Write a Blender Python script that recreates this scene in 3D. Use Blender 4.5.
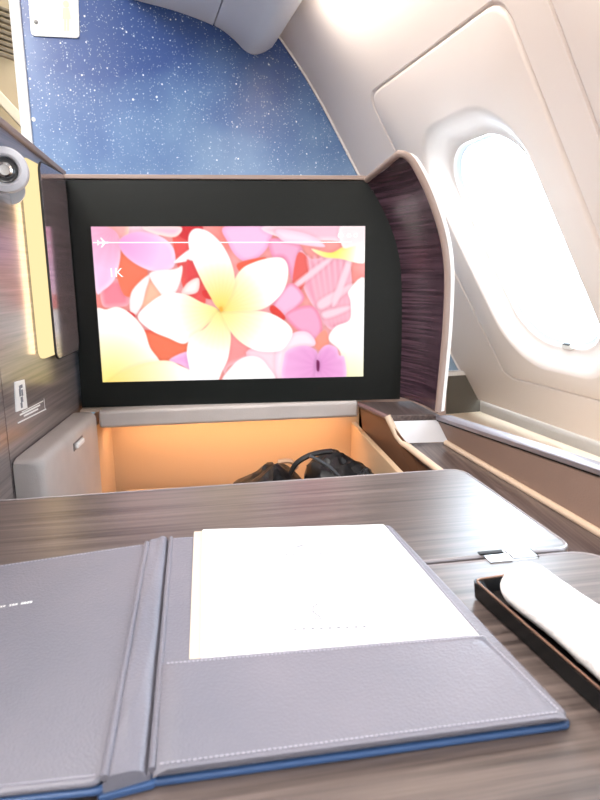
import bpy, bmesh, math, random
import numpy as np
from mathutils import Vector, Matrix, noise
random.seed(7)
for o in list(bpy.data.objects): bpy.data.objects.remove(o)
S = bpy.context.scene
COL = S.collection

# ------------------------------------------------------------------ camera
EYE = np.array([0, 0, .97]); FPX = 600.0
def _rot(yaw, pitch, roll):
    y, p, r = np.radians([yaw, pitch, roll])
    F = np.array([np.sin(y)*np.cos(p), np.cos(y)*np.cos(p), -np.sin(p)])
    R = np.array([np.cos(y), -np.sin(y), 0]); U = np.cross(R, F)
    return R*np.cos(r)+U*np.sin(r), -R*np.sin(r)+U*np.cos(r), F
cR, cU, cF = _rot(4.75, 11.75, -.5)
cam = bpy.data.cameras.new('camera'); camo = bpy.data.objects.new('camera', cam); COL.objects.link(camo)
cam.sensor_fit = 'VERTICAL'; cam.sensor_height = 36; cam.sensor_width = 27; cam.lens = 27
cam.clip_start = .02
camo.matrix_world = Matrix(((cR[0], cU[0], -cF[0], EYE[0]), (cR[1], cU[1], -cF[1], EYE[1]),
                            (cR[2], cU[2], -cF[2], EYE[2]), (0, 0, 0, 1)))
cam.dof.use_dof = True; cam.dof.focus_distance = 1.05; cam.dof.aperture_fstop = 12
S.camera = camo

# ------------------------------------------------------------------ light
S.view_settings.view_transform = 'Standard'; S.view_settings.look = 'None'
S.view_settings.gamma = 1; S.view_settings.use_curve_mapping = False
S.view_settings.exposure = 1.04
W = bpy.data.worlds.new('sky'); S.world = W; W.use_nodes = True
W.node_tree.nodes['Background'].inputs[0].default_value = (.80, .91, 1, 1)
W.node_tree.nodes['Background'].inputs[1].default_value = 8.2

TC = math.radians(-11)                                   # the cabin runs 11 degrees off the seat
FD = np.array([math.sin(TC), math.cos(TC), 0]); RD = np.array([math.cos(TC), -math.sin(TC), 0])
def cab(r, u, z): return RD*r + FD*u + np.array([0, 0, z])
_s = np.array([.35, -.577]); _s /= np.linalg.norm(_s)
SD = RD*_s[0] + np.array([0, 0, _s[1]]); ND = np.cross(FD, SD)
P0 = RD*.762 + np.array([0, 0, 1.282])
def lin(u, v, d=0.0):                                    # point on the leaning side lining, bowed in towards the top
    d = d + .3*max(0, -v-.2)**2
    return P0 + FD*u + SD*v + ND*d

def area(name, loc, direc, sx, sy, energy, col, portal=False, spread=None):
    l = bpy.data.lights.new(name, 'AREA'); l.shape = 'RECTANGLE'; l.size = sx; l.size_y = sy
    l.energy = energy; l.color = col
    if portal: l.cycles.is_portal = True
    if spread: l.spread = spread
    o = bpy.data.objects.new(name, l); COL.objects.link(o); o.location = loc
    o.rotation_euler = Vector(direc).to_track_quat('-Z', 'Y').to_euler()
    return o
WIN_U = [1.345, .635, -.075, -.785]
for u in WIN_U:
    o = area('window_daylight', lin(u, .325, -.14), ND, .34, .62, 1, (1, 1, 1), portal=True)
    z = -Vector(ND); y = Vector(SD); x = y.cross(z)
    o.matrix_world = Matrix(((x[0], y[0], z[0], o.location[0]), (x[1], y[1], z[1], o.location[1]), (x[2], y[2], z[2], o.location[2]), (0, 0, 0, 1)))
area('aisle_ceiling_light', (-.75, -.1, 2.14), (.0, .0, -1), .5, 2.6, 40, (1, .96, .93))
area('suite_ceiling_light', (.1, -.55, 2.14), (.05, .25, -1), .7, .8, 4, (1, .96, .93))
area('bin_underside_light', cab(.462, .86, 1.606), (.88, .2, -.48), 1.5, .05, 2.3, (1, .9, .8))

# ------------------------------------------------------------------ helpers
def px(x, y, n, c):
    d = cF + (x-300)/FPX*cR - (y-400)/FPX*cU
    n = np.array(n, float); return EYE + d*((c - n@EYE)/(n@d))
def pz(x, y, z): return px(x, y, (0, 0, 1), z)
def py(x, y, Y): return px(x, y, (0, 1, 0), Y)
def pX(x, y, X): return px(x, y, (1, 0, 0), X)
def V(*a): return np.array(a, float)

class MB:
    def __init__(s): s.v = []; s.f = []
    def add(s, vs, fs):
        b = len(s.v); s.v += [tuple(map(float, p)) for p in vs]; s.f += [tuple(i+b for i in f) for f in fs]; return s
    def box(s, x0, x1, y0, y1, z0, z1):
        vs = [(x, y, z) for z in (z0, z1) for y in (y0, y1) for x in (x0, x1)]
        return s.add(vs, [(0, 2, 3, 1), (4, 5, 7, 6), (0, 1, 5, 4), (2, 6, 7, 3), (0, 4, 6, 2), (1, 3, 7, 5)])
    def obox(s, c, a, b, d):                              # centre and three half axes
        c, a, b, d = map(np.array, (c, a, b, d))
        vs = [c+i*a+j*b+k*d for k in (-1, 1) for j in (-1, 1) for i in (-1, 1)]
        return s.add(vs, [(0, 2, 3, 1), (4, 5, 7, 6), (0, 1, 5, 4), (2, 6, 7, 3), (0, 4, 6, 2), (1, 3, 7, 5)])
    def prism(s, poly, ext):
        poly = [np.array(p, float) for p in poly]; ext = np.array(ext, float); n = len(poly)
        return s.add(poly+[p+ext for p in poly],
                     [tuple(range(n)), tuple(range(2*n-1, n-1, -1))] + [(i, i+n, (i+1) % n+n, (i+1) % n) for i in range(n)])
    def loft(s, rows, cu=False, cv=False, caps=False):
        m = len(rows[0]); n = len(rows); vs = [p for r in rows for p in r]; fs = []
        for i in range(n if cv else n-1):
            for j in range(m if cu else m-1):
                a, b = i*m+j, i*m+(j+1) % m; c, d = ((i+1) % n)*m+(j+1) % m, ((i+1) % n)*m+j
                fs.append((a, b, c, d))
        if caps: fs += [tuple(range(m-1, -1, -1)), tuple(range((n-1)*m, n*m))]
        return s.add(vs, fs)
    def tube(s, path, r, n=10, closed=False, flat=1.0):
        P = [Vector(p) for p in path]; rows = []; k = len(P); a = None
        for i, p in enumerate(P):
            t = (P[(i+1) % k]-P[i-1]) if closed else (P[min(i+1, k-1)]-P[max(i-1, 0)])
            t.normalize()
            if a is None:
                a = t.cross(Vector((0, 0, 1)))
                if a.length < .05: a = t.cross(Vector((1, 0, 0)))
            else: a = a-t*a.dot(t)
            a.normalize(); b = a.cross(t)
            rr = r[i] if isinstance(r, (list, tuple)) else r
            rows.append([p+a*math.cos(2*math.pi*q/n)*rr+b*math.sin(2*math.pi*q/n)*rr*flat for q in range(n)])
        return s.loft(rows, cu=True, cv=closed, caps=not closed)
    def lathe(s, prof, c, axis, n=40):
        ax = Vector(axis).normalized(); a = ax.orthogonal().normalized(); b = ax.cross(a); c = Vector(c)
        return s.loft([[c+ax*h+(a*math.cos(2*math.pi*q/n)+b*math.sin(2*math.pi*q/n))*r for q in range(n)] for r, h in prof], cu=True, caps=True)

ORG = {}
def props(o, label=None, cat=None, group=None, kind=None):
    for k, v in (('label', label), ('category', cat), ('group', group), ('kind', kind)):
        if v: o[k] = v
    return o
def thing(name, loc, label, cat, group=None):
    o = bpy.data.objects.new(name, None); COL.objects.link(o); o.location = loc; o.empty_display_size = .05
    ORG[o.name] = np.array(loc, float); return props(o, label, cat, group)
def build(name, mb, mat, parent=None, bevel=0, smooth=35, segs=3, label=None, cat=None, kind=None, group=None, sub=0, flip=True):
    v = np.array(mb.v)
    if parent is not None: org = ORG[parent.name]
    else: org = np.array([(v[:, 0].min()+v[:, 0].max())/2, (v[:, 1].min()+v[:, 1].max())/2, v[:, 2].min()])
    me = bpy.data.meshes.new(name); me.from_pydata((v-org).tolist(), [], mb.f)
    if flip:
        bm = bmesh.new(); bm.from_mesh(me); bmesh.ops.recalc_face_normals(bm, faces=bm.faces); bm.to_mesh(me); bm.free()
    me.materials.append(mat)
    if smooth:
        for p in me.polygons: p.use_smooth = True
        if smooth < 180: me.set_sharp_from_angle(angle=math.radians(smooth))
    o = bpy.data.objects.new(name, me); COL.objects.link(o); ORG[o.name] = org
    if parent is not None: o.parent = parent
    else: o.location = org
    if bevel:
        b = o.modifiers.new('bevel', 'BEVEL'); b.width = bevel; b.segments = segs; b.limit_method = 'ANGLE'; b.angle_limit = math.radians(40)
        b.harden_normals = False
    if sub:
        b = o.modifiers.new('sub', 'SUBSURF'); b.levels = sub; b.render_levels = sub
    return props(o, label, cat, group, kind)
def struct(name, mb, mat, **k): return build(name, mb, mat, kind='structure', **k)
def text(name, body, size, org, xa, ya, mat, parent, depth=.0004, align='LEFT'):
    c = bpy.data.curves.new('t', 'FONT'); c.body = body; c.size = size; c.extrude = depth; c.align_x = align
    t = bpy.data.objects.new('t', c); COL.objects.link(t); bpy.context.view_layer.update()
    me = bpy.data.meshes.new_from_object(t.evaluated_get(bpy.context.evaluated_depsgraph_get()))
    bpy.data.objects.remove(t); xa, ya, org = Vector(xa).normalized(), Vector(ya).normalized(), Vector(org)
    zn = xa.cross(ya); mb = MB()
    mb.add([org+xa*v.co.x+ya*v.co.y+zn*v.co.z for v in me.vertices], [tuple(p.vertices) for p in me.polygons])
    return build(name, mb, mat, parent, smooth=0)
def rrect(hw, hh, r, n=8):                               # rounded rectangle outline
    r = min(r, hw, hh); out = []
    for cx, cy, a0 in ((hw-r, hh-r, 0), (-hw+r, hh-r, 90), (-hw+r, -hh+r, 180), (hw-r, -hh+r, 270)):
        for i in range(n+1):
            a = math.radians(a0+90*i/n); out.append((cx+r*math.cos(a), cy+r*math.sin(a)))
    return out
def rquad(pts, r, n=6):                                  # quad corners (3D) rounded by radius r
    P = [Vector(p) for p in pts]; out = []; k = len(P)
    rs = r if isinstance(r, (list, tuple)) else [r]*k
    for i, p in enumerate(P):
        a, b = (P[i-1]-p).normalized(), (P[(i+1) % k]-p).normalized(); rr = rs[i]
        if rr <= 0: out.append(p); continue
        for j in range(n+1):
            t = j/n; out.append((p+a*rr)*(1-t)**2 + p*2*t*(1-t) + (p+b*rr)*t*t)
    return out
def crom(pts, n=8, closed=False):
    P = [np.array(p, float) for p in pts]; k = len(P); out = []
    for i in range(k if closed else k-1):
        if closed: a, b, c, d = P[i-1], P[i], P[(i+1) % k], P[(i+2) % k]
        else: a, b, c, d = P[max(i-1, 0)], P[i], P[i+1], P[min(i+2, k-1)]
        for j in range(n):
            t = j/n; out.append(.5*(2*b+(c-a)*t+(2*a-5*b+4*c-d)*t*t+(3*b-a-3*c+d)*t**3))
    if not closed: out.append(P[-1])
    return out
def resample(pts, n):
    P = np.array([np.array(p, float) for p in pts]); L = np.r_[0, np.cumsum(np.linalg.norm(np.diff(P, axis=0), axis=1))]
    t = np.linspace(0, L[-1], n); return [np.array([np.interp(x, L, P[:, k]) for k in range(P.shape[1])]) for x in t]

# ------------------------------------------------------------------ materials
def s2l(c): return tuple((x/255/12.92 if x/255 <= .04045 else ((x/255+.055)/1.055)**2.4) for x in c)+(1,)
def mat(name, rgb, rough=.5, spec=.5, metal=0, coat=0, coatr=.1, bump=None, vary=None, emit=None, sheen=0):
    m = bpy.data.materials.new(name); m.use_nodes = True; N = m.node_tree.nodes; L = m.node_tree.links; b = N['Principled BSDF']
    b.inputs['Base Color'].default_value = s2l(rgb); b.inputs['Roughness'].default_value = rough
    b.inputs['Specular IOR Level'].default_value = spec; b.inputs['Metallic'].default_value = metal
    b.inputs['Coat Weight'].default_value = coat; b.inputs['Coat Roughness'].default_value = coatr
    b.inputs['Sheen Weight'].default_value = sheen
    tc = N.new('ShaderNodeTexCoord')
    if emit: b.inputs['Emission Color'].default_value = s2l(emit[0]); b.inputs['Emission Strength'].default_value = emit[1]
    if vary:                                             # (scale, other colour, amount)
        n = N.new('ShaderNodeTexNoise'); n.inputs['Scale'].default_value = vary[0]; n.inputs['Detail'].default_value = 5
        L.new(tc.outputs['Object'], n.inputs['Vector'])
        r = N.new('ShaderNodeValToRGB'); r.color_ramp.elements[0].position = .35; r.color_ramp.elements[1].position = .65
        r.color_ramp.elements[0].color = s2l(rgb); r.color_ramp.elements[1].color = s2l(vary[1])
        L.new(n.outputs['Fac'], r.inputs['Fac']); L.new(r.outputs['Color'], b.inputs['Base Color'])
    if bump:                                             # (scale, strength, kind)
        n = N.new('ShaderNodeTexVoronoi' if bump[2] == 'v' else 'ShaderNodeTexNoise'); n.inputs['Scale'].default_value = bump[0]
        L.new(tc.outputs['Object'], n.inputs['Vector'])
        u = N.new('ShaderNodeBump'); u.inputs['Strength'].default_value = bump[1]; u.inputs['Distance'].default_value = .001
        L.new(n.outputs['Distance' if bump[2] == 'v' else 'Fac'], u.inputs['Height']); L.new(u.outputs['Normal'], b.inputs['Normal'])
    return m
def wood(name, dark, light, axis, rough=.3, coat=.3, rotz=0, scale=1.0, spec=.5, bump=.08, coatr=.15, sx=None, metal=0):
    m = mat(name, dark, rough, spec, metal=metal, coat=coat, coatr=coatr); N = m.node_tree.nodes; L = m.node_tree.links; b = N['Principled BSDF']
    tc = N.new('ShaderNodeTexCoord'); mp = N.new('ShaderNodeMapping'); mp.inputs['Rotation'].default_value = (0, 0, rotz)
    sc = [150*scale]*3; sc[axis] = 3.0*scale; sc[0] = sx or sc[0]; ms = N.new('ShaderNodeMapping'); ms.inputs['Scale'].default_value = sc
    L.new(tc.outputs['Object'], mp.inputs['Vector']); L.new(mp.outputs['Vector'], ms.inputs['Vector'])
    n = N.new('ShaderNodeTexNoise'); n.inputs['Scale'].default_value = 1; n.inputs['Detail'].default_value = 8; n.inputs['Roughness'].default_value = .65
    L.new(ms.outputs['Vector'], n.inputs['Vector'])
    r = N.new('ShaderNodeValToRGB'); r.color_ramp.elements[0].position = .36; r.color_ramp.elements[1].position = .66
    r.color_ramp.elements[0].color = s2l(dark); r.color_ramp.elements[1].color = s2l(light)
    L.new(n.outputs['Fac'], r.inputs['Fac']); L.new(r.outputs['Color'], b.inputs['Base Color'])
    u = N.new('ShaderNodeBump'); u.inputs['Strength'].default_value = bump; u.inputs['Distance'].default_value = .0006
    L.new(n.outputs['Fac'], u.inputs['Height']); L.new(u.outputs['Normal'], b.inputs['Normal'])
    return m
def emis(name, rgb, strength):
    m = bpy.data.materials.new(name); m.use_nodes = True; N = m.node_tree.nodes; N.clear()
    e = N.new('ShaderNodeEmission'); e.inputs[0].default_value = s2l(rgb); e.inputs[1].default_value = strength
    o = N.new('ShaderNodeOutputMaterial'); m.node_tree.links.new(e.outputs[0], o.inputs[0]); return m

M = dict(
    lining=mat('lining_plastic', (232, 221, 214), .42, .4, bump=(900, .05, 'n')),
    lining_white=mat('white_trim', (232, 230, 228), .4),
    frame_white=mat('window_frame_plastic', (208, 216, 224), .35),
    cream=mat('cream_deck', (226, 208, 184), .5),
    grey_bin=mat('bin_plastic', (228, 228, 233), .4, .4, bump=(700, .05, 'n')),
    tan=mat('tan_panel', (176, 150, 112), .5, vary=(3, (160, 134, 98))),
    tan_dark=mat('tan_slats', (112, 92, 66), .6),
    taupe=mat('taupe_trim', (150, 132, 124), .4),
    black_frame=mat('black_frame', (11, 16, 14), .35, .35, bump=(600, .06, 'n')),
    leather_grey=mat('grey_leather', (176, 168, 164), .5, .4, bump=(420, .25, 'v'), vary=(14, (184, 176, 172))),
    leather_tan=mat('tan_leather', (184, 156, 126), .55, .35, bump=(420, .2, 'v')),
    leather_brown=mat('brown_leather', (142, 118, 106), .5, .4, bump=(420, .25, 'v')),
    cream_piping=mat('cream_piping', (208, 184, 160), .45),
    folio=mat('folio_leather', (112, 111, 121), .36, .5, bump=(520, .3, 'v'), vary=(9, (120, 117, 126))),
    folio_edge=mat('folio_edge', (54, 82, 124), .45),
    stitch=mat('stitch_thread', (168, 166, 176), .7),
    paper=mat('white_paper', (226, 226, 227), .8, .2),
    paper_cream=mat('cream_paper', (206, 190, 172), .8, .2),
    print_grey=mat('print_grey', (122, 122, 130), .8, .2),
    silver=mat('silver_metal', (205, 205, 208), .28, metal=1),
    chrome=mat('chrome', (215, 215, 215), .15, metal=1),
    dark=mat('dark_gap', (14, 13, 13), .6),
    lacquer=mat('black_lacquer', (4, 4, 5), .22, .25),
    copper=mat('copper_rim', (190, 150, 128), .3, metal=1),
    towel=mat('towel_terry', (246, 242, 240), .95, .1, bump=(260, .9, 'n'), sheen=.3),
    bag=mat('black_leather', (11, 12, 15), .4, .4, bump=(60, .5, 'n')),
    bag_tan=mat('bag_lining', (170, 134, 104), .6),
    white=mat('white_plastic', (240, 240, 238), .4),
    kick=mat('kick_panel', (96, 92, 84), .5),
    carpet=mat('carpet', (62, 58, 66), .95, .1, bump=(300, .6, 'n')),
    ceiling=mat('ceiling_plastic', (222, 218, 214), .6),
    rear=mat('rear_partition', (150, 142, 136), .6),
    ink=mat('black_ink', (30, 30, 32), .6),
    lens=mat('lamp_lens', (60, 62, 64), .12, .6, coat=.5),
    lamp_body=mat('lamp_grey', (186, 186, 190), .35, metal=.3),
    wood_table=wood('wood_table', (56, 47, 44), (112, 98, 92), 0, .34, .7, rotz=math.radians(-5.5), coatr=.36),
    wood_wall=wood('wood_wall', (92, 82, 82), (138, 125, 122), 1, .32, 1.0, coatr=.2),
    wood_wing=wood('wood_wing', (34, 22, 32), (96, 72, 84), 1, .25, 1.0, scale=.9, coatr=.18, sx=3.0),
    wood_console=wood('wood_console', (58, 48, 48), (106, 92, 88), 1, .3, .3),
    screen_text=emis('screen_text', (255, 255, 255), .62),
    warm_lens=emis('warm_lens', (255, 230, 172), .55),
    led=emis('led_amber', (255, 184, 112), 1.6),
)
# glass: see-through with a fresnel shine
def glass_mat():
    m = bpy.data.materials.new('window_glass'); m.use_nodes = True; N = m.node_tree.nodes; L = m.node_tree.links; N.clear()
    t = N.new('ShaderNodeBsdfTransparent'); t.inputs[0].default_value = (.96, .98, 1, 1); g = N.new('ShaderNodeBsdfGlossy'); g.inputs['Roughness'].default_value = .03
    x = N.new('ShaderNodeMixShader'); x.inputs[0].default_value = .05; o = N.new('ShaderNodeOutputMaterial')
    L.new(t.outputs[0], x.inputs[1]); L.new(g.outputs[0], x.inputs[2]); L.new(x.outputs[0], o.inputs[0]); return m
M['glass'] = glass_mat()
def star_mat():
    m = mat('starry_print', (100, 130, 180), .33, .5, coat=.5, coatr=.25); N = m.node_tree.nodes; L = m.node_tree.links; b = N['Principled BSDF']
    tc = N.new('ShaderNodeTexCoord'); g = N.new('ShaderNodeSeparateXYZ'); L.new(tc.outputs['Object'], g.inputs[0])
    n = N.new('ShaderNodeTexNoise'); n.inputs['Scale'].default_value = 2.6; n.inputs['Detail'].default_value = 5; L.new(tc.outputs['Object'], n.inputs['Vector'])
    # nebula print: deep blue towards the top, paler blue lower down
    a = N.new('ShaderNodeMath'); a.operation = 'MULTIPLY_ADD'; a.inputs[1].default_value = 1.1; a.inputs[2].default_value = -1.35; L.new(g.outputs['Z'], a.inputs[0])
    c = N.new('ShaderNodeMath'); c.operation = 'MULTIPLY_ADD'; c.inputs[1].default_value = 1.0; L.new(n.outputs['Fac'], c.inputs[0]); L.new(a.outputs[0], c.inputs[2])
    r = N.new('ShaderNodeValToRGB'); e = r.color_ramp.elements
    e[0].position = .28; e[0].color = s2l((150, 178, 202)); e[1].position = .95; e[1].color = s2l((50, 82, 144))
    k = e.new(.55); k.color = s2l((122, 154, 190)); k = e.new(.75); k.color = s2l((90, 124, 172))
    L.new(c.outputs[0], r.inputs['Fac']); cur = r.outputs['Color']
    for sc, thr, keep in ((30, .10, .55), (60, .16, .65), (110, .22, .6), (220, .30, .6)):
        vo = N.new('ShaderNodeTexVoronoi'); vo.inputs['Scale'].default_value = sc; L.new(tc.outputs['Object'], vo.inputs['Vector'])
        sp = N.new('ShaderNodeSeparateColor'); L.new(vo.outputs['Color'], sp.inputs[0])
        q = N.new('ShaderNodeMath'); q.operation = 'MULTIPLY'; q.inputs[1].default_value = thr; L.new(sp.outputs[0], q.inputs[0])
        d = N.new('ShaderNodeMath'); d.operation = 'LESS_THAN'; L.new(vo.outputs['Distance'], d.inputs[0]); L.new(q.outputs[0], d.inputs[1])
        e2 = N.new('ShaderNodeMath'); e2.operation = 'GREATER_THAN'; e2.inputs[1].default_value = 1-keep; L.new(sp.outputs[1], e2.inputs[0])
        w = N.new('ShaderNodeMath'); w.operation = 'MULTIPLY'; L.new(d.outputs[0], w.inputs[0]); L.new(e2.outputs[0], w.inputs[1])
        x = N.new('ShaderNodeMix'); x.data_type = 'RGBA'; x.inputs['B'].default_value = s2l((238, 244, 250)) if sc < 65 else s2l((190, 208, 228))
        L.new(w.outputs[0], x.inputs['Factor']); L.new(cur, x.inputs['A']); cur = x.outputs['Result']
    L.new(cur, b.inputs['Base Color']); return m
M['stars'] = star_mat()

# ------------------------------------------------------------------ the setting
struct('floor', MB().box(-2.4, 1.9, -1.7, 3.6, -.04, 0), M['carpet'])
struct('ceiling', MB().box(-2.4, 1.2, -1.7, 3.6, 2.2, 2.24), M['ceiling'])
struct('wall_rear', MB().box(-2.4, 1.9, -1.74, -1.7, 0, 2.2), M['rear'])
struct('wall_aisle', MB().box(-2.44, -2.4, -1.7, 3.6, 0, 2.2), M['rear'])
# starry bulkhead
UB = 1.95
_br = lambda z: .762+.35/.577*(1.282-z)+.03
bulk = MB().prism([cab(-.229, UB, 0), cab(_br(.45), UB, 0), cab(_br(.45), UB, .45), cab(_br(2.0), UB, 2.0), cab(_br(2.0), UB, 2.2), cab(-.229, UB, 2.2)], FD*.05)
struct('wall_front', bulk, M['stars'])
struct('trim_1', MB().prism([cab(-.257, UB-.012, 0), cab(-.229, UB-.012, 0), cab(-.229, UB-.012, 2.2), cab(-.257, UB-.012, 2.2)], FD*.07), M['lining_white'], bevel=.004)
struct('baseboard_front', MB().prism([cab(.6, UB-.03, 0), cab(1.25, UB-.03, 0), cab(1.25, UB-.03, .49), cab(1.178, UB-.03, .608), cab(.6, UB-.03, .608)], FD*.03), M['kick'])
struct('trim_2', MB().prism([cab(.6, UB-.034, .608), cab(1.176, UB-.034, .608), cab(1.17, UB-.034, .622), cab(.6, UB-.034, .622)], FD*.034), M['lining_white'])

# side lining: one moulded tile per window, grooved panel and funnel reveal
HT = .355
def ray_shape(theta, c, cu, cv, hu, hv, rad):
    du, dv = math.cos(theta), math.sin(theta)*1.6
    def inside(t):
        x, y = abs(c[0]+du*t-cu), abs(c[1]+dv*t-cv)
        if x > hu or y > hv: return False
        ex, ey = x-(hu-rad), y-(hv-rad)
        return not (ex > 0 and ey > 0 and ex*ex+ey*ey > rad*rad)
    lo, hi = 0, 4
    for _ in range(40):
        m_ = (lo+hi)/2
        if inside(m_): lo = m_
        else: hi = m_
    return c[0]+du*lo, c[1]+dv*lo
def ring(c, cu, cv, hu, hv, rad, d, th): return [lin(*ray_shape(t, c, cu, cv, hu, hv, rad), d) for t in th]
def window_tile(uc, k, front):
    c = (uc, .325); pu = uc-.01; V0, V1 = -1.0, .9
    ua, ub = pu-HT, (UB+.01 if front else pu+HT)
    tcu, thu = (ua+ub)/2, (ub-ua)/2; tcv, thv = (V0+V1)/2, (V1-V0)/2
    th = [2*math.pi*i/200 for i in range(200)]
    for su in (ua, ub):
        for sv in (V0, V1): th.append(math.atan2((sv-c[1])/1.6, su-c[0]) % (2*math.pi))
    th = sorted(th)
    R = lambda *a: ring(c, *a, th)
    g = (pu+.0, .275); 
    def mixring(t):
        A_ = [ray_shape(q, c, tcu, tcv, thu, thv, .0) for q in th]; B_ = [ray_shape(q, c, pu, .275, .314, .474, .05) for q in th]
        return [lin(a[0]+(b[0]-a[0])*t, a[1]+(b[1]-a[1])*t) for a, b in zip(A_, B_)]
    rows = [mixring(t) for t in (0, .2, .4, .6, .8, 1)]
    for gr, d in ((.005, 0), (.002, -.006), (-.002, -.006), (-.0045, .001), (-.010, .0025)):
        rows.append(R(g[0], g[1], .306+gr, .466+gr, .045, d))
    for t in (.0, .04, .12, .25, .42, .6, .78, .92, 1.0):   # soft funnel
        hu, hv = .215+(.163-.215)*t, .365+(.298-.365)*t
        d = .003-.048*(t*t*(3-2*t)); cu_ = (uc-.015)+.015*t; cv_ = .31+.015*t
        rows.append(R(cu_, cv_, hu, hv, .15+(.125-.15)*t, d))
    rows.append(R(uc, .325, .161, .296, .123, -.05))
    w = struct('wall_right', MB().loft(rows, cu=True), M['lining'], smooth=60, flip=False)
    # window: frame ring stepping down to the pane
    fr = MB().loft([R(uc, .325, .161, .296, .123, -.046), R(uc, .325, .159, .294, .121, -.052), R(uc, .325, .154, .289, .117, -.054),
                    R(uc, .325, .152, .287, .116, -.058), R(uc, .325, .150, .285, .115, -.0585), R(uc, .325, .149, .284, .115, -.11)], cu=True)
    wn = struct('window_%d' % k, fr, M['frame_white'], smooth=60, flip=False)
    ORG[wn.name] = np.array(wn.location)
    gl = R(uc, .325, .1495, .2845, .115, -.064); mb = MB(); mb.add(gl, [tuple(range(len(gl)))])
    mb.add([p+ND*-.006 for p in gl], [tuple(range(len(gl)-1, -1, -1))])
    build('pane', mb, M['glass'], wn, smooth=0, flip=False)
    if front:
        # small pull tab with its printed mark at the sill
        u0, v0 = 1.338, .615
        ax = FD; 
        tab = MB().obox(lin(u0, v0, -.045), FD*.019, SD*.008, ND*.006)
        tb = build('shade_pull', tab, M['white'], wn, bevel=.003)
        build('pull_slot', MB().obox(lin(u0-.004, v0-.009, -.041), FD*.012, SD*.0016, ND*.003), M['ink'], tb)
        for du in (.012, .026):
            mb = MB().tube([lin(u0+du+.007*math.cos(a), v0-.026+.0085*math.sin(a), -.0630) for a in np.linspace(0, 2*math.pi, 20, endpoint=False)], .0011, 6, closed=True)
            build('printed_loop', mb, M['print_ink'], wn)
M['print_ink'] = mat('pull_ink', (120, 112, 100), .6)
for k, u in enumerate(WIN_U): window_tile(u, k+1, k == 0)
# dado below the lining, deck, and the joint with the bulkhead
lo = [lin(u, .9, -.012) for u in (UB, -1.2)]
struct('trim_3', MB().prism([lin(UB, .9, -.012), lin(UB, .9, -.03), lin(UB, .9, -.03)-V(0, 0, .055), lin(UB, .9, -.012)-V(0, 0, .055)], FD*-3.1), mat('dado_grey', (176, 170, 164), .5))
rw = .762+.35/.577*(1.282-.513)
struct('trim_4', MB().prism([cab(.78, UB, .40), cab(rw+.04, UB, .40), cab(rw+.04, UB, .466), cab(.78, UB, .466)], FD*-3.1), M['cream'])
struct('trim_5', MB().tube([lin(UB-.006, v, .001) for v in np.linspace(-.72, .8, 30)], .0045, 8), M['lining_white'])

# panels beyond the aisle
ax0 = cab(-2.1, 3.05, 0)
struct('wall_far', MB().prism([cab(-2.2, 3.0, 0), cab(-.1, 3.0, 0), cab(-.1, 3.0, 2.2), cab(-2.2, 3.0, 2.2)], FD*.04), M['tan'])
mb = MB()
for i in range(9):
    mb.prism([cab(-.66+.0, 2.93-.002*i, 1.93+.022*i), cab(-.36, 2.93, 1.845+.022*i), cab(-.36, 2.93, 1.855+.022*i), cab(-.66, 2.93, 1.94+.022*i)], FD*.03)
struct('trim_6', mb, M['tan_dark'])
struct('trim_7', MB().prism([cab(-.62, 2.9, 1.86), cab(-.36, 2.9, 1.56), cab(-.36, 2.9, 1.62), cab(-.62, 2.9, 1.92)], FD*.05), mat('tan_pale', (196, 172, 138), .5), bevel=.004)

# ------------------------------------------------------------------ overhead bin
prof = [(118, -8), (135, 0), (175, 11), (213, 25.5), (232, 39), (243, 50), (252, 54.5), (262, 52.5), (271, 47), (277, 43)]
pw = [px(x, y, FD, UB-.004) for x, y in prof]
pr = [(float(p@RD), float(p[2])) for p in crom(pw, 5)]
bin_ = thing('overhead_bin', cab(.35, 1.0, 1.66), 'pale grey overhead bin hanging above the starry wall', 'overhead bin')
cut = [i for i, (r, z) in enumerate(pr) if r >= pr[15][0]][0]
def sect(pts, top=2.17): return [cab(r, UB-.004, z) for r, z in pts] + [cab(pts[-1][0]+.02, UB-.004, top), cab(pts[0][0], UB-.004, top)]
build('bin_panel', MB().prism(sect(pr[:cut+1]), FD*-2.6), M['grey_bin'], bin_, smooth=30)
cut2 = next(i for i, (r, z) in enumerate(pr) if r >= float(px(270, 48, FD, UB-.004)@RD))
build('bin_door', MB().prism(sect([(r+.004, z) for r, z in pr[cut:cut2+1]]), FD*-2.6), M['grey_bin'], bin_, smooth=30)
build('side_panel', MB().prism(sect([(r+.025*(i/4), z+.004) for i, (r, z) in enumerate([(pr[cut2][0]+.004+k, z) for k, z in ((0, pr[cut2][1]), (.006, pr[-1][1]), (.012, pr[-1][1]+.05))])]), FD*-2.6), mat('bin_warm_lit', (236, 222, 202), .45), bin_)  # side of the grey bin, warm light on it put into the colour

# ------------------------------------------------------------------ suite wall on the left
XL = -.425
ytop = lambda y: 1.231-(y-1.164)*.081
struct('wall_left', MB().prism([V(XL, 1.052, 0), V(XL, 1.6, 0), V(XL, 1.6, ytop(1.6)), V(XL, 1.052, ytop(1.052))], (-.035, 0, 0)), M['wood_wall'])
struct('wall_left', MB().prism([V(XL, -.3, 0), V(XL, 1.049, 0), V(XL, 1.049, ytop(1.049)), V(XL, -.3, ytop(-.3))], (-.035, 0, 0)), M['wood_wall'])
cap = [V(XL+.006, y, ytop(y)) for y in np.linspace(-.3, 1.53, 12)]
struct('trim_8', MB().loft([[c, c+V(0, 0, .012), c+V(-.05, 0, .014), c+V(-.05, 0, -.004)] for c in cap], cu=True, caps=True), M['taupe'], bevel=.002)

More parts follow.
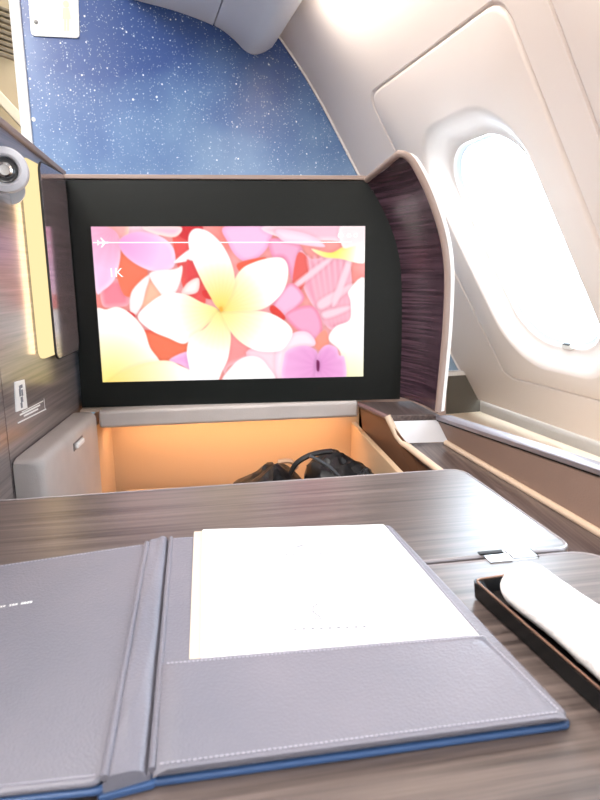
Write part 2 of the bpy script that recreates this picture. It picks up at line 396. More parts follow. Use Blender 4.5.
# wall lamp with glossy wooden front panel
wl = thing('wall_lamp', (XL, 1.4, .79), 'tall glowing yellow wall lamp with glossy wood front on left partition', 'lamp')
lens = rrect(.05, .193, .02)
build('lamp_lens', MB().prism([V(XL+.001, 1.287+a, 1.001+b) for a, b in lens], (.010, 0, 0)), M['warm_lens'], wl, bevel=.003)
fp = rrect(.087, .199, .02)
build('front_panel', MB().prism([V(XL+.012, 1.392+a, .998+b) for a, b in fp], (.005, 0, 0)), wood('wood_gloss', (128, 112, 114), (172, 154, 154), 1, .1, .8, spec=.8, bump=.02, metal=.6), wl, bevel=.0015)
build('panel_edge', MB().tube([V(XL+.0145, 1.392+a, .998+b) for a, b in rrect(.087, .199, .02)], .0024, 8, closed=True), M['ink'], wl)
area('wall_lamp_glow', (XL+.008, 1.232, 1.0), (-.1, -1, 0), .012, .36, .03, (1, .66, .36))
# reading lamp
rl = thing('reading_lamp', (XL, 1.17, 1.11), 'round grey reading lamp on upper left partition', 'lamp')
lc = py(5, 170, 1.14); axs = np.array([.26, -1, -.08])
build('lamp_body', MB().lathe([(.030, -.05), (.036, -.045), (.038, -.012), (.038, 0)], lc, axs), M['lamp_body'], rl)
build('bezel', MB().lathe([(.037, -.002), (.0385, .003), (.036, .008), (.027, .010), (.0235, .008), (.021, .002), (.021, 0)], lc, axs), mat('bezel_grey', (200, 200, 206), .3), rl)
build('glass_ring', MB().lathe([(.0215, .002), (.020, .0035), (.014, .002), (.013, .001)], lc, axs), M['lens'], rl)
build('screw', MB().lathe([(.0125, .0), (.0125, .005), (.009, .007), (.004, .0065)], lc, axs, 24), M['chrome'], rl)
build('wall_arm', MB().tube([lc+V(-.005, .03, -.0), lc+V(-.035, .05, -.0), V(XL-.002, lc[1]+.055, lc[2])], .016, 14), M['lamp_body'], rl)
build('lower_ring', MB().lathe([(.02, -.06), (.026, -.05), (.026, -.04)], lc+V(0, 0, -.03), axs), M['lamp_body'], rl)
# placard and instruction label
pl = thing('safety_placard', (XL, 1.12, .73), 'small white placard with dark symbol on the left partition', 'placard')
P = [pX(14, 382, XL), pX(23.5, 379.5, XL), pX(26.5, 408, XL), pX(15.5, 412, XL)]
build('plate', MB().prism(P, (.002, 0, 0)), M['white'], pl)
c0 = sum(P)/4
mb = MB()
for dy, dz, sy, sz in ((.002, .016, .008, .003), (-.004, .006, .004, .007), (.006, .004, .003, .006), (.001, -.008, .005, .005), (-.003, -.018, .004, .005)):
    mb.box(XL+.002, XL+.0026, c0[1]+dy-sy, c0[1]+dy+sy, c0[2]+dz-sz, c0[2]+dz+sz)
build('symbol', mb, mat('placard_ink', (120, 122, 130), .6), pl)
il = thing('instruction_label', (XL, 1.19, .70), 'thin white lines of print below the white placard', 'label')
for a, b, w in (((20, 415), (40, 405), .0016), ((24, 416), (38, 409), .0016), ((18, 423), (46, 409), .0012), ((44, 399), (45, 408), .0012), ((22, 412), (43, 401), .0008)):
    A, B = pX(*a, XL+.001), pX(*b, XL+.001); d = (B-A)/2
    build('print_line', MB().obox((A+B)/2, d, V(0, 0, w), V(.0005, 0, 0)), M['white'], il)

# leather side cabinet
sc = thing('side_cabinet', (-.4, 1.25, 0), 'grey leather side cabinet with white latch below the left partition', 'cabinet')
prof2 = rquad([V(XL+.002, 1.0, 0), V(XL+.002, 1.0, .655), V(-.37, 1.0, .655), V(-.37, 1.0, 0)], [0, .004, .018, 0])
rows = []
y0, y1 = 1.055, 1.44
for y, ins in ((y0, .014), (y0+.004, .006), (y0+.014, 0), (y1-.01, 0), (y1, .004)):
    rows.append([V(p[0]-(ins if p[0] > -.4 else 0), y, p[2]-(ins*.6 if p[2] > .5 else 0)) for p in prof2])
build('body', MB().loft(rows, cu=True, caps=True), M['leather_grey'], sc)
lt = py(78, 443.5, 1.265)
build('latch', MB().obox(V(-.366, 1.268, .624), V(0, .026, 0), V(0, 0, .006), V(.004, 0, 0)), M['white'], sc, bevel=.0038, segs=4)
build('latch_slot', MB().obox(V(-.3692, 1.268, .624), V(0, .034, 0), V(0, 0, .0085), V(.0008, 0, 0)), mat('latch_grey', (120, 112, 110), .5), sc, bevel=.0004)  # grey plate a little larger than the latch in front of it

# ------------------------------------------------------------------ footwell
fn = thing('footwell', (-.05, 1.5, 0), 'tan leather footwell with amber light under the screen', 'footwell')
lipA, lipB = V(-.366, 1.435, 0), V(.272, 1.478, 0)
dv_ = (lipB-lipA)/np.linalg.norm(lipB-lipA); nv_ = V(-dv_[1], dv_[0], 0)
lp = [V(0, 0, .613)+lipA, V(0, 0, .613)+lipA+nv_*.05, V(0, 0, .655)+lipA+nv_*.05, V(0, 0, .655)+lipA]
lp = [p-nv_*0 for p in lp]
build('lip', MB().prism(lp, lipB-lipA), M['leather_grey'], fn, bevel=.007)
build('top_ledge', MB().prism([V(-.415, 1.46, .648), V(.285, 1.50, .648), V(.285, 1.62, .648), V(-.415, 1.62, .648)], (0, 0, .005)), mat('ledge_beige', (190, 172, 156), .5), fn)
build('back_panel', MB().box(-.42, .31, 1.62, 1.64, 0, .646), M['leather_tan'], fn)
build('left_panel', MB().box(-.42, -.38, 1.445, 1.62, 0, .612), M['leather_tan'], fn)
A, B = V(.277, 1.618, 0), V(.306, 1.13, 0); d_ = V(.014, .001, 0)
build('divider', MB().prism([A, B, B+V(0, 0, .562), A+V(0, 0, .566)], d_), M['leather_tan'], fn, bevel=.003)
build('light_strip', MB().prism([V(-.36, 1.50, .600), V(.262, 1.54, .600), V(.262, 1.552, .600), V(-.36, 1.512, .600)], (0, 0, .008)), M['led'], fn)
area('footwell_light', (-.05, 1.545, .594), (0, .25, -1), .6, .02, .6, (1, .60, .34))
ot = thing('ottoman', (-.05, 1.3, 0), 'tan leather footrest behind the tray table', 'footrest')
build('cushion', MB().box(-.36, .262, 1.12, 1.60, .30, .405), M['leather_tan'], ot, bevel=.025, segs=4)
build('base', MB().box(-.35, .25, 1.14, 1.60, 0, .30), M['leather_grey'], ot)

# ------------------------------------------------------------------ television
YF = 1.485
tv = thing('television', (-.04, 1.5, .655), 'large wall screen showing pink and white flowers in a black surround', 'television')
inner_px = [(366, 181), (372, 190), (376, 196), (386, 216), (394, 236), (399, 256), (401.5, 280), (402, 310), (401.5, 350), (400, 397)]
inner = [py(x, y, YF) for x, y in crom([np.array(p, float) for p in inner_px], 4)]
fl = [py(65.5, 180, YF), *inner, py(400, 399, YF), py(82, 407.5, YF)]
qs = [py(90.5, 226.5, YF), py(365.5, 226, YF), py(363.5, 376.5, YF), py(102.5, 382.5, YF)]
x0 = (qs[0][0]+qs[3][0])/2; x1 = (qs[1][0]+qs[2][0])/2; z1 = (qs[0][2]+qs[1][2])/2; z0 = (qs[2][2]+qs[3][2])/2
# surround built as a ring from the outline to the screen opening
def hit_rect(c, d):
    t = min(((x1 if d[0] > 0 else x0)-c[0])/d[0] if abs(d[0]) > 1e-9 else 9, ((z1 if d[1] > 0 else z0)-c[1])/d[1] if abs(d[1]) > 1e-9 else 9)
    return c+d*t
cc = np.array([(x0+x1)/2, (z0+z1)/2])
oc = [np.array([p[0], p[2]]) for p in fl]; dense = []
for i in range(len(oc)):
    a, b = oc[i], oc[(i+1) % len(oc)]; k = max(1, int(np.linalg.norm(b-a)/.03))
    dense += [a+(b-a)*j/k for j in range(k)]
cand = [math.atan2(p[1]-cc[1], p[0]-cc[0]) for p in dense]
for X_, Z_ in ((x0, z0), (x0, z1), (x1, z0), (x1, z1)):   # add points facing the opening's corners
    ang = math.atan2(Z_-cc[1], X_-cc[0])
    for i in range(len(dense)):
        a, b = dense[i]-cc, dense[(i+1) % len(dense)]-cc; e = np.array([math.cos(ang), math.sin(ang)])
        A_ = np.array([[b[0]-a[0], -e[0]], [b[1]-a[1], -e[1]]]); det = np.linalg.det(A_)
        if abs(det) < 1e-12: continue
        s_, t_ = np.linalg.solve(A_, -a)
        if 0 <= s_ < 1 and t_ > 0: dense.insert(i+1, cc+a+(b-a)*s_); break
ins = [hit_rect(cc, p-cc) for p in dense]
Rw = lambda pts, y: [V(p[0], y, p[1]) for p in pts]
build('surround', MB().loft([Rw(dense, YF+.09), Rw(dense, YF), Rw(ins, YF), Rw(ins, YF+.006), Rw(ins, YF+.09)], cu=True, cv=True), M['black_frame'], tv, smooth=30)
build('top_trim', MB().box(py(65, 179, YF)[0]-.012, inner[0][0]+.004, YF-.004, YF+.09, inner[0][2]+.002, inner[0][2]+.012), M['taupe'], tv, bevel=.002)

# the picture on the screen, painted in a grid of coloured vertices
NX, NZ = 400, 226; X0p, X1p, Y0p, Y1p = 90.5, 365.5, 226.0, 380.0
gx, gy = np.meshgrid(np.linspace(X0p, X1p, NX), np.linspace(Y0p, Y1p, NZ))
img = np.zeros((NZ, NX, 3))
rs = np.random.RandomState(3)
def fbm(sc, seed):
    r = np.random.RandomState(seed); out = np.zeros_like(gx)
    for k in range(5):
        a, b, c_ = r.uniform(-1, 1, 3); out += np.sin((gx*a+gy*b)/sc*(1+k*.6)+c_*6)/(1+k*.5)
    return out/2.5
def lerp(a, b, t): t = np.clip(t, 0, 1)[..., None]; return np.array(a)*(1-t)+np.array(b)*t
def blend(mask, colr): img[:] = img*(1-mask[..., None])+colr*mask[..., None]
def poly_sdf(pts):                                       # signed distance, positive inside
    P = np.array(crom(pts, 6, True)); Q = np.roll(P, -1, 0); dist = np.full(gx.shape, 1e9); ins_ = np.zeros(gx.shape, bool)
    for (ax_, ay), (bx, by) in zip(P, Q):
        ex, ey = bx-ax_, by-ay; wx, wy = gx-ax_, gy-ay; t = np.clip((wx*ex+wy*ey)/(ex*ex+ey*ey+1e-9), 0, 1)
        dist = np.minimum(dist, (wx-ex*t)**2+(wy-ey*t)**2)
        cnd = ((ay > gy) != (by > gy)) & (gx < (bx-ax_)*(gy-ay)/(by-ay+1e-12)+ax_); ins_ ^= cnd
    return np.where(ins_, 1, -1)*np.sqrt(dist)
def petal(pts, base, rim=None, root=None, rcol=None, rlen=30, vein=0, soft=1.5, rimw=5, shade=None):
    sd = poly_sdf(pts); m_ = np.clip(sd/soft+.5, 0, 1)
    colr = np.ones(gx.shape+(1,))*np.array(base, float)
    if rim is not None: colr = lerp(0, 1, 1-sd/rimw)*0+colr*(1-np.clip(1-sd/rimw, 0, 1)[..., None])+np.array(rim, float)*np.clip(1-sd/rimw, 0, 1)[..., None]
    if root is not None:
        dr = np.hypot(gx-root[0], gy-root[1]); t = np.clip(1-dr/rlen, 0, 1)**.8
        colr = colr*(1-t[..., None])+np.array(rcol, float)*t[..., None]
        if vein:
            an = np.arctan2(gy-root[1], gx-root[0]); colr = colr+(np.sin(an*vein)*2)[..., None]
    if shade is not None:
        t = np.clip(((gx-shade[0])*shade[2]+(gy-shade[1])*shade[3]), 0, 1); colr = colr*(1-t[..., None])+np.array(shade[4], float)*t[..., None]
    sh = np.clip((sd+4)/4, 0, 1)*(1-m_)*.07                # a soft dark line round the petal
    img[:] = img*(1-sh[..., None]); blend(m_, colr)
img[:] = lerp((248, 172, 176), (242, 118, 104), .5+.6*fbm(22, 1)); blend(np.clip(fbm(13, 5)*.6, 0, .6), np.array((250, 190, 190)))
WH = (255, 253, 253); PK = (246, 196, 232); CO = (244, 146, 158); RE = (238, 84, 84); YE = (255, 230, 136)
petal([(170, 226), (196, 226), (200, 300), (180, 292)], RE, (240, 90, 80))
petal([(176, 226), (200, 226), (192, 240), (178, 236)], (214, 40, 50))
petal([(132, 328), (180, 335), (190, 330), (186, 360), (146, 360)], (244, 120, 88), (236, 86, 70))
petal([(97, 282), (118, 277), (123, 300), (108, 304), (96, 302)], (244, 134, 152), (250, 180, 190))
petal([(112, 250), (140, 256), (140, 285), (118, 292)], (244, 120, 90))
petal([(120, 226), (160, 226), (150, 238), (126, 240)], (252, 196, 214), (255, 226, 232))
petal([(100, 224), (126, 224), (122, 240), (108, 236)], (250, 170, 170), (255, 214, 190))
petal([(88, 226), (108, 227), (117, 236), (117, 255), (110, 276), (98, 287), (90, 286)], PK, (252, 222, 244), vein=20, root=(112, 228), rcol=(240, 160, 190), rlen=40)
petal([(118, 238), (135, 231), (157, 235), (170, 247), (169, 265), (150, 269), (132, 262), (119, 250)], (248, 200, 240), (252, 220, 246), root=(118, 238), rcol=(244, 160, 214), rlen=40)
petal([(142, 226), (178, 226), (172, 236), (150, 232)], (252, 190, 214), (255, 230, 220))
petal([(145, 276), (160, 292), (158, 302), (133, 306), (138, 288)], (250, 190, 160), (246, 160, 140))
petal([(145, 272), (127, 287), (123, 304), (126, 314), (135, 303), (140, 288)], WH, (255, 236, 236))
petal([(145, 271), (170, 267), (178, 264), (176, 277), (170, 290), (162, 299), (154, 290)], WH, (255, 238, 236))
petal([(170, 260), (190, 246), (192, 257), (180, 260)], WH)
petal([(183, 258), (196, 270), (193, 282), (184, 284)], (228, 70, 74))
petal([(197, 289), (206, 288), (212, 297), (200, 296)], (220, 50, 50))
petal([(120, 308), (128, 312), (124, 318)], (224, 40, 40))
petal([(182, 281), (194, 276), (192, 290), (176, 292)], (255, 244, 240), (250, 210, 205))
petal([(222, 226), (268, 224), (268, 240), (260, 252), (246, 261), (233, 255), (225, 242)], (250, 192, 228), (246, 170, 214), shade=(245, 226, 0, -.01, PK))
petal([(234, 262), (262, 256), (258, 264), (240, 272)], (244, 96, 70))
petal([(268, 238), (298, 244), (302, 272), (292, 284), (282, 258), (270, 256)], (244, 172, 206), (236, 140, 176))
petal([(262, 226), (366, 224), (366, 244), (330, 240), (290, 240)], (252, 190, 208), (255, 224, 232))
petal([(275, 229), (307, 234), (324, 246), (300, 244), (280, 240)], (254, 220, 234), (250, 200, 220))
petal([(298, 250), (310, 258), (330, 256), (350, 264), (350, 320), (330, 330), (308, 300), (300, 280)], (247, 160, 184), (250, 190, 205))
petal([(296, 252), (308, 262), (300, 288), (290, 284)], (232, 96, 90))
for a in range(7):
    x_ = 306+a*6.5; petal([(x_, 262), (x_+4, 262), (x_+18-a*2, 318), (x_+13-a*2, 318)], (249, 178, 196), soft=4)
for q in (((318, 300), (350, 284), (350, 289), (322, 308)), ((322, 312), (348, 306), (348, 310), (326, 318)), ((346, 262), (352, 262), (338, 300), (332, 302)), ((292, 282), (326, 258), (330, 260), (296, 286))):
    petal(q, (253, 206, 218), soft=3)
petal([(310, 248), (330, 252), (345, 245), (366, 238), (366, 262), (340, 258), (322, 256)], WH, (255, 250, 240), root=(332, 249), rcol=(250, 226, 80), rlen=26)
petal([(340, 226), (368, 224), (368, 240), (352, 246), (342, 246)], (246, 224, 226), (252, 236, 236))
petal([(268, 306), (287, 282), (302, 295), (295, 307), (280, 318)], (247, 186, 218), (240, 130, 160), rimw=4)
petal([(266, 309), (270, 304), (282, 316), (276, 320)], (226, 60, 50))
petal([(282, 315), (297, 306), (312, 306), (320, 320), (320, 335), (311, 343), (297, 332)], (244, 166, 200), (238, 130, 160), rimw=4)
petal([(312, 342), (324, 330), (328, 345), (318, 352)], (246, 150, 130))
petal([(328, 340), (335, 327), (350, 320), (351, 302), (349, 290), (368, 282), (368, 380), (340, 380), (341, 355)], WH, (255, 244, 240), root=(350, 385), rcol=(246, 240, 190), rlen=40)
petal([(212, 330), (232, 330), (250, 348), (240, 358), (222, 366), (216, 372)], (248, 150, 150), (250, 190, 200))
petal([(240, 352), (275, 346), (275, 380), (262, 380)], (252, 214, 226), (250, 190, 205))
petal([(272, 352), (285, 336), (297, 331), (308, 334), (313, 346), (288, 352), (280, 378), (272, 378)], (253, 228, 238), (250, 206, 224))
petal([(216, 384), (225, 366), (238, 357), (252, 357), (262, 366), (268, 384)], WH, (255, 236, 240))
petal([(160, 358), (184, 350), (188, 372), (172, 364)], (240, 170, 222), (246, 196, 232))
petal([(280, 358), (285, 350), (300, 346), (311, 349), (317, 358), (317, 384), (280, 384)], (240, 176, 222), (246, 200, 234), root=(317, 368), rcol=(226, 150, 206), rlen=40, vein=14)
petal([(316, 357), (325, 346), (336, 349), (339, 357), (345, 360), (345, 384), (316, 384)], (237, 170, 220), (244, 196, 234), root=(317, 368), rcol=(224, 146, 204), rlen=30, vein=14)
petal([(315, 362), (318, 364), (317.5, 373), (315, 372)], (110, 20, 80))
petal([(86, 312), (100, 306), (112, 304), (125, 312), (136, 327), (141, 345), (150, 364), (120, 372), (86, 390)], WH, (255, 250, 244), root=(98, 384), rcol=(255, 228, 120), rlen=58)
petal([(98, 388), (108, 372), (134, 361), (158, 359), (172, 365), (187, 374), (187, 390)], WH, (255, 248, 240), root=(100, 386), rcol=(255, 220, 120), rlen=75)
gx += 4.5; CT = (220, 308)
petal([(218, 309), (200, 300), (184, 292), (165, 291), (148, 300), (135, 314), (148, 328), (165, 336), (180, 342), (191, 335), (206, 322)], WH, (255, 252, 250), CT, YE, 46, 40)
petal([(220, 309), (203, 326), (188, 335), (183, 350), (185, 368), (188, 386), (210, 386), (219, 371), (226, 356), (229, 330)], WH, (255, 252, 250), CT, YE, 46, 40)
petal([(220, 308), (232, 308), (262, 310), (281, 317), (294, 331), (285, 348), (273, 352), (252, 349), (232, 334)], WH, (255, 250, 246), CT, YE, 50, 40)
petal([(220, 308), (226, 295), (234, 279), (243, 267), (255, 261), (270, 257), (284, 257), (290, 266), (288, 283), (279, 297), (262, 308), (240, 309)], WH, (255, 252, 246), CT, (255, 220, 110), 50, 40)
petal([(219, 308), (207, 290), (197, 269), (191, 252), (190, 236), (197, 228), (210, 231), (223, 243), (232, 261), (235, 280), (229, 296)], WH, (255, 252, 250), (220, 306), (255, 216, 100), 48, 40)
petal([(218, 306), (221, 305), (222, 309), (219, 310)], (236, 170, 60), soft=2)
gx -= 4.5
lin_img = np.where(img/255 <= .04045, img/255/12.92, ((np.clip(img, 0, 255)/255+.055)/1.055)**2.4)
YS = YF+.004
vs = [V(x0+(x1-x0)*i/(NX-1), YS, z1+(z0-z1)*j/(NZ-1)) for j in range(NZ) for i in range(NX)]
fs = [(j*NX+i, j*NX+i+1, (j+1)*NX+i+1, (j+1)*NX+i) for j in range(NZ-1) for i in range(NX-1)]
sm = bpy.data.materials.new('screen_picture'); sm.use_nodes = True; N = sm.node_tree.nodes; b = N['Principled BSDF']
b.inputs['Base Color'].default_value = (.01, .01, .01, 1); b.inputs['Roughness'].default_value = .15; b.inputs['Emission Strength'].default_value = .56
at = N.new('ShaderNodeAttribute'); at.attribute_name = 'picture'; sm.node_tree.links.new(at.outputs['Color'], b.inputs['Emission Color'])
scr = build('screen', MB().add(vs, fs), sm, tv, smooth=0, flip=False)
ca = scr.data.color_attributes.new('picture', 'FLOAT_COLOR', 'POINT')
flat = np.ones((NX*NZ, 4), np.float32); flat[:, :3] = lin_img.reshape(-1, 3); ca.data.foreach_set('color', flat.ravel())
YT = YS-.0012
text('screen_text', '1K', .030, py(108.5, 277, YT), (1, 0, 0), (0, 0, 1), M['screen_text'], scr)
A, B = py(93, 242.6, YT), py(352, 242.2, YT)
build('header_line', MB().obox((A+B)/2, (B-A)/2, V(0, 0, .0012), V(0, .0003, 0)), M['screen_text'], scr)
mb = MB(); c = py(104, 242.6, YT-.0004)                   # little aeroplane mark on the line
mb.prism([c+V(a, 0, b) for a, b in ((.014, 0), (.009, .002), (-.011, .002), (-.013, .006), (-.016, .006), (-.014, 0), (-.016, -.006), (-.013, -.006), (-.011, -.002), (.009, -.002))], (0, -.0004, 0))
mb.prism([c+V(a, 0, b) for a, b in ((.003, .002), (-.005, .011), (-.008, .011), (-.003, .002))], (0, -.0004, 0))
mb.prism([c+V(a, 0, b) for a, b in ((.003, -.002), (-.005, -.011), (-.008, -.011), (-.003, -.002))], (0, -.0004, 0))
build('plane_icon', mb, M['screen_text'], scr, smooth=0)
for (x, y, r) in ((340.5, 235.5, .0055), (349, 235.5, .004), (355.5, 235.3, .004)):
    c = py(x, y, YT); build('round_icon', MB().tube([c+V(r*math.cos(a), 0, r*math.sin(a)) for a in np.linspace(0, 2*math.pi, 20, endpoint=False)], .0014, 6, closed=True), M['screen_text'], scr)
text('header_text', '8:21', .013, py(302, 236.5, YT), (1, 0, 0), (0, 0, 1), M['screen_text'], scr) if False else None

# ------------------------------------------------------------------ curved wing right of the screen
wg = thing('privacy_wing', (.38, 1.4, .65), 'curved dark wood privacy wing on the right of the screen', 'privacy screen')
YR = 1.31
rim_px = [(398, 155), (405, 156.5), (413, 165), (428, 195), (440, 230), (445.5, 260), (446.5, 290), (444, 340), (437, 413)]
rim = [py(x, y, YR) for x, y in crom([np.array(p, float) for p in rim_px], 6)]
NR = 48; ri = resample(inner, NR); ro = resample(rim, NR)
rows = [[a+(b-a)*t+V(.012*math.sin(math.pi*t), 0, 0) for a, b in zip(ri, ro)] for t in np.linspace(0, 1, 8)]
build('wing_panel', MB().loft(rows+[[p+V(.012, .004, .004) for p in r] for r in rows[::-1]], cv=True), M['wood_wing'], wg, smooth=60)
edge = resample([ri[0], *ro], 70)
build('edge_trim', MB().tube([p+V(.002, 0, .003) for p in edge], .0075, 10), M['taupe'], wg, smooth=60)
# pale outer shell behind the rim
sh = [[p+V(.008, -.004, .004) for p in ro], [p+V(.016, -.003, .005) for p in ro], [p+V(.020, .008, .006) for p in ro], [p+V(.018, .10, .006)+(q-p)*.35 for p, q in zip(ro, ri)], [p+V(.012, .10, .002)+(q-p)*.35 for p, q in zip(ro, ri)]]
build('outer_shell', MB().loft(sh, cv=True), M['lining_white'], wg, smooth=50)

# ------------------------------------------------------------------ side console
co = thing('side_console', (.5, .8, 0), 'dark wood side console with raised leather armrest under the window', 'console')
ZC = .58
shelf = [V(.275, 1.485, .636), V(.41, 1.485, .636), V(.436, 1.33, .636), V(.315, 1.33, .636)]
build('shelf', MB().prism(shelf, (0, 0, .014)), M['wood_console'], co, bevel=.002)
build('riser', MB().loft([[V(.318, 1.332, .642), V(.45, 1.332, .642)], [V(.352, 1.322, .585), V(.46, 1.322, .585)]]), mat('riser_lit_grey', (226, 226, 230), .45), co)  # pale because window light reflected on the riser is put into its colour
sx = lambda y: .456+(1.312-y)*.135                        # foot of the armrest panel
lx = lambda y: .362+(1.312-y)*.10                        # free side of the console top
ys = np.linspace(1.335, -.1, 12)
top = [V(lx(y), y, ZC) for y in ys] + [V(sx(y)+.02, y, ZC) for y in ys[::-1]]
build('console_top', MB().prism(top, (0, 0, -.02)), M['wood_console'], co)
build('shelf_edge', MB().tube([V(.276, 1.483, .645), V(.3145, 1.334, .645)], .006, 10), mat('edge_highlight_pink', (120, 92, 92), .3), co)  # dark shelf edge with its pink glossy highlight put into the colour
rimp = [V(.314, 1.334, .649), V(.340, 1.316, .592), V(lx(1.30)-.010, 1.29, .586)] + [V(lx(y)-.008, y, .583) for y in np.linspace(1.2, -.1, 8)]
build('piping', MB().tube(resample(rimp, 60), .0095, 10, flat=.8), M['cream_piping'], co, smooth=60)
# body below, with its slanted flank towards the footwell
fl_ = MB().loft([[V(.277, 1.484, .640), V(.316, 1.33, .640), V(lx(1.28), 1.28, .575), V(lx(.9), .9, .572), V(lx(-.1), -.1, .572)],
                 [V(.32, 1.61, .45), V(.36, 1.40, .45), V(lx(1.25)+.02, 1.25, .45), V(lx(.9)+.02, .9, .45), V(lx(-.1)+.02, -.1, .45)],
                 [V(.32, 1.61, 0), V(.36, 1.40, 0), V(lx(1.25)+.02, 1.25, 0), V(lx(.9)+.02, .9, 0), V(lx(-.1)+.02, -.1, 0)]])
build('flank', fl_, mat('flank_brown', (120, 84, 62), .5, bump=(420, .2, 'v')), co, smooth=20)
build('shelf_wall', MB().box(.30, .55, 1.62, 1.64, 0, .636), M['leather_brown'], co)
tx = lambda y: .431+(1.303-y)*.188; tz = lambda y: .65+(1.303-y)*.0626
yr = np.linspace(1.318, -.1, 16)
build('armrest_panel', MB().loft([[V(sx(y), y, ZC+.006), V(tx(y), y, tz(y)-.012), V(tx(y)+.03, y, tz(y)-.012), V(sx(y)+.05, y, ZC+.006)] for y in yr], cu=True, caps=True), M['leather_brown'], co, bevel=.002)
build('panel_piping', MB().tube([V(sx(y)-.004, y, ZC+.004) for y in yr], .0065, 10), M['cream_piping'], co, smooth=60)
build('gasket', MB().loft([[V(tx(y)-.002, y, tz(y)-.012), V(tx(y)-.002, y, tz(y)-.008), V(tx(y)+.03, y, tz(y)-.008), V(tx(y)+.03, y, tz(y)-.012)] for y in yr], cu=True, caps=True), M['dark'], co)
build('rail', MB().loft([[V(tx(y)-.004, y, tz(y)-.008), V(tx(y)-.004, y, tz(y)-.001), V(tx(y)-.001, y, tz(y)+.001), V(tx(y)+.030, y, tz(y)+.001), V(tx(y)+.033, y, tz(y)-.002), V(tx(y)+.033, y, tz(y)-.03)] for y in yr], cu=True, caps=True), mat('rail_metal', (142, 136, 142), .4, metal=.5), co, smooth=50)
build('outer_side', MB().prism([V(tx(y)+.034, y, 0) for y in (1.318, -.1)]+[V(tx(y)+.06, y, 0) for y in (-.1, 1.318)], (0, 0, .6)), M['leather_brown'], co)

# ------------------------------------------------------------------ bag on the footrest
bg = thing('handbag', (.13, 1.34, .405), 'black leather bag with thin strap on the footrest under the screen', 'bag')
def lump(c, rx, ry, rz, seed, peak, skew=0):
    rows = []; n1, n2 = 26, 44
    for i in range(n1+1):
        ph = math.pi*i/n1; row = []
        for j in range(n2):
            th = 2*math.pi*j/n2; d = Vector((math.sin(ph)*math.cos(th), math.sin(ph)*math.sin(th), math.cos(ph)))
            k = 1+.16*noise.noise(d*1.8+Vector((seed, 0, 0)))+.09*(1-abs(noise.noise(d*4.2+Vector((0, seed, 0))))*2)
            x, y, z = d.x*rx*k, d.y*ry*k, d.z*rz*k
            if z > 0: w = 1-peak*(z/rz); x *= max(w, .05); x += skew*z
            row.append((c[0]+x, c[1]+y, max(c[2]+z, .406)))
        rows.append(row)
    return MB().loft(rows, cu=True, caps=True)
build('body', lump((.035, 1.32, .45), .115, .10, .085, 3.1, .45, .1), M['bag'], bg, smooth=25)
build('flap', lump((.205, 1.34, .465), .088, .09, .09, 8.7, .05, -.1), M['bag'], bg, smooth=25)
build('side_pocket', lump((.25, 1.29, .45), .055, .05, .082, 5.3, .2, 0), M['bag'], bg, smooth=25)
hp = [py(x, y, 1.28) for x, y in ((290, 474), (296, 464), (306, 457), (318, 453), (332, 451))]
build('handle', MB().tube(crom(hp, 8), .0085, 10, flat=.7), M['bag'], bg)
hp = [py(x, y, 1.26) for x, y in ((310, 456), (322, 462), (333, 470), (340, 478))]
build('strap', MB().tube(crom(hp, 8), .004, 8), mat('strap_sheen', (60, 62, 66), .35), bg)
hp = [py(x, y, 1.3) for x, y in ((278, 462), (290, 461), (297, 468))]
build('inner_lining', MB().tube(crom(hp, 6), .009, 8, flat=.6), M['bag_tan'], bg)

# ------------------------------------------------------------------ tray table
tt = thing('tray_table', (0, .5, .68), 'dark wood folding tray table with two leaves and silver hinge', 'table')
ta = math.radians(5.2); TA = V(math.cos(ta), math.sin(ta), 0); TB = V(-math.sin(ta), math.cos(ta), 0)
TO = pz(577, 549, .70)                                    # fold line at its right end
def T(a, b, z): return TO+TA*a+TB*b+V(0, 0, z-.70)
g = .003
farl = [T(-.74, g, .684), T(.0, g, .684), T(-.002, .262, .684), T(-.74, .258, .684)]
build('far_leaf', MB().prism(rquad(farl, [.01, .018, .022, .02]), (0, 0, .016)), M['wood_table'], tt, bevel=.003)
nearl = [T(-.74, -.36, .684), T(.03, -.36, .684), T(.018, -g, .684), T(-.74, -g, .684)]
build('near_leaf', MB().prism(rquad(nearl, [.02, .02, .035, .01]), (0, 0, .016)), M['wood_table'], tt, bevel=.003)
edge_m = mat('table_edge', (150, 144, 146), .35, metal=.4)
fe = rquad([p+V(0, 0, .0146) for p in [T(-.738, g+.002, .684), T(-.002, g+.002, .684), T(-.004, .260, .684), T(-.738, .256, .684)]], [.01, .018, .022, .02])
build('edge_band', MB().tube(fe, .0022, 8, closed=True), edge_m, tt)
ne = rquad([p+V(0, 0, .0146) for p in [T(-.738, -.358, .684), T(.028, -.358, .684), T(.016, -g-.002, .684), T(-.738, -g-.002, .684)]], [.02, .02, .035, .01])
build('edge_band', MB().tube(ne, .0022, 8, closed=True), edge_m, tt)
h0 = pz(508, 554.5, .70); ha = (h0-TO)@TA
hg = build('hinge', MB().obox(T(ha, 0, .6995), TA*.026, TB*.011, V(0, 0, .0008)), M['silver'], tt)
build('hinge_plate', MB().obox(T(ha-.014, -.0045, .7006), TA*.0115, TB*.0075, V(0, 0, .0007)), M['silver'], hg, bevel=.0004)
build('hinge_plate', MB().obox(T(ha+.013, .001, .7006), TA*.0125, TB*.009, V(0, 0, .0007)), M['silver'], hg, bevel=.0004)
build('hinge_slot', MB().obox(T(ha-.016, .0065, .7016), TA*.0125, TB*.0028, V(0, 0, .0006)), M['dark'], hg)
build('hinge_slot', MB().obox(T(ha+.026, .0, .7006), TA*.0006, TB*.009, V(0, 0, .0006)), M['dark'], hg)
build('support_arm', MB().obox(T(-.02, .1, .63), TA*.03, TB*.05, V(0, 0, .0535)), M['silver'], tt)
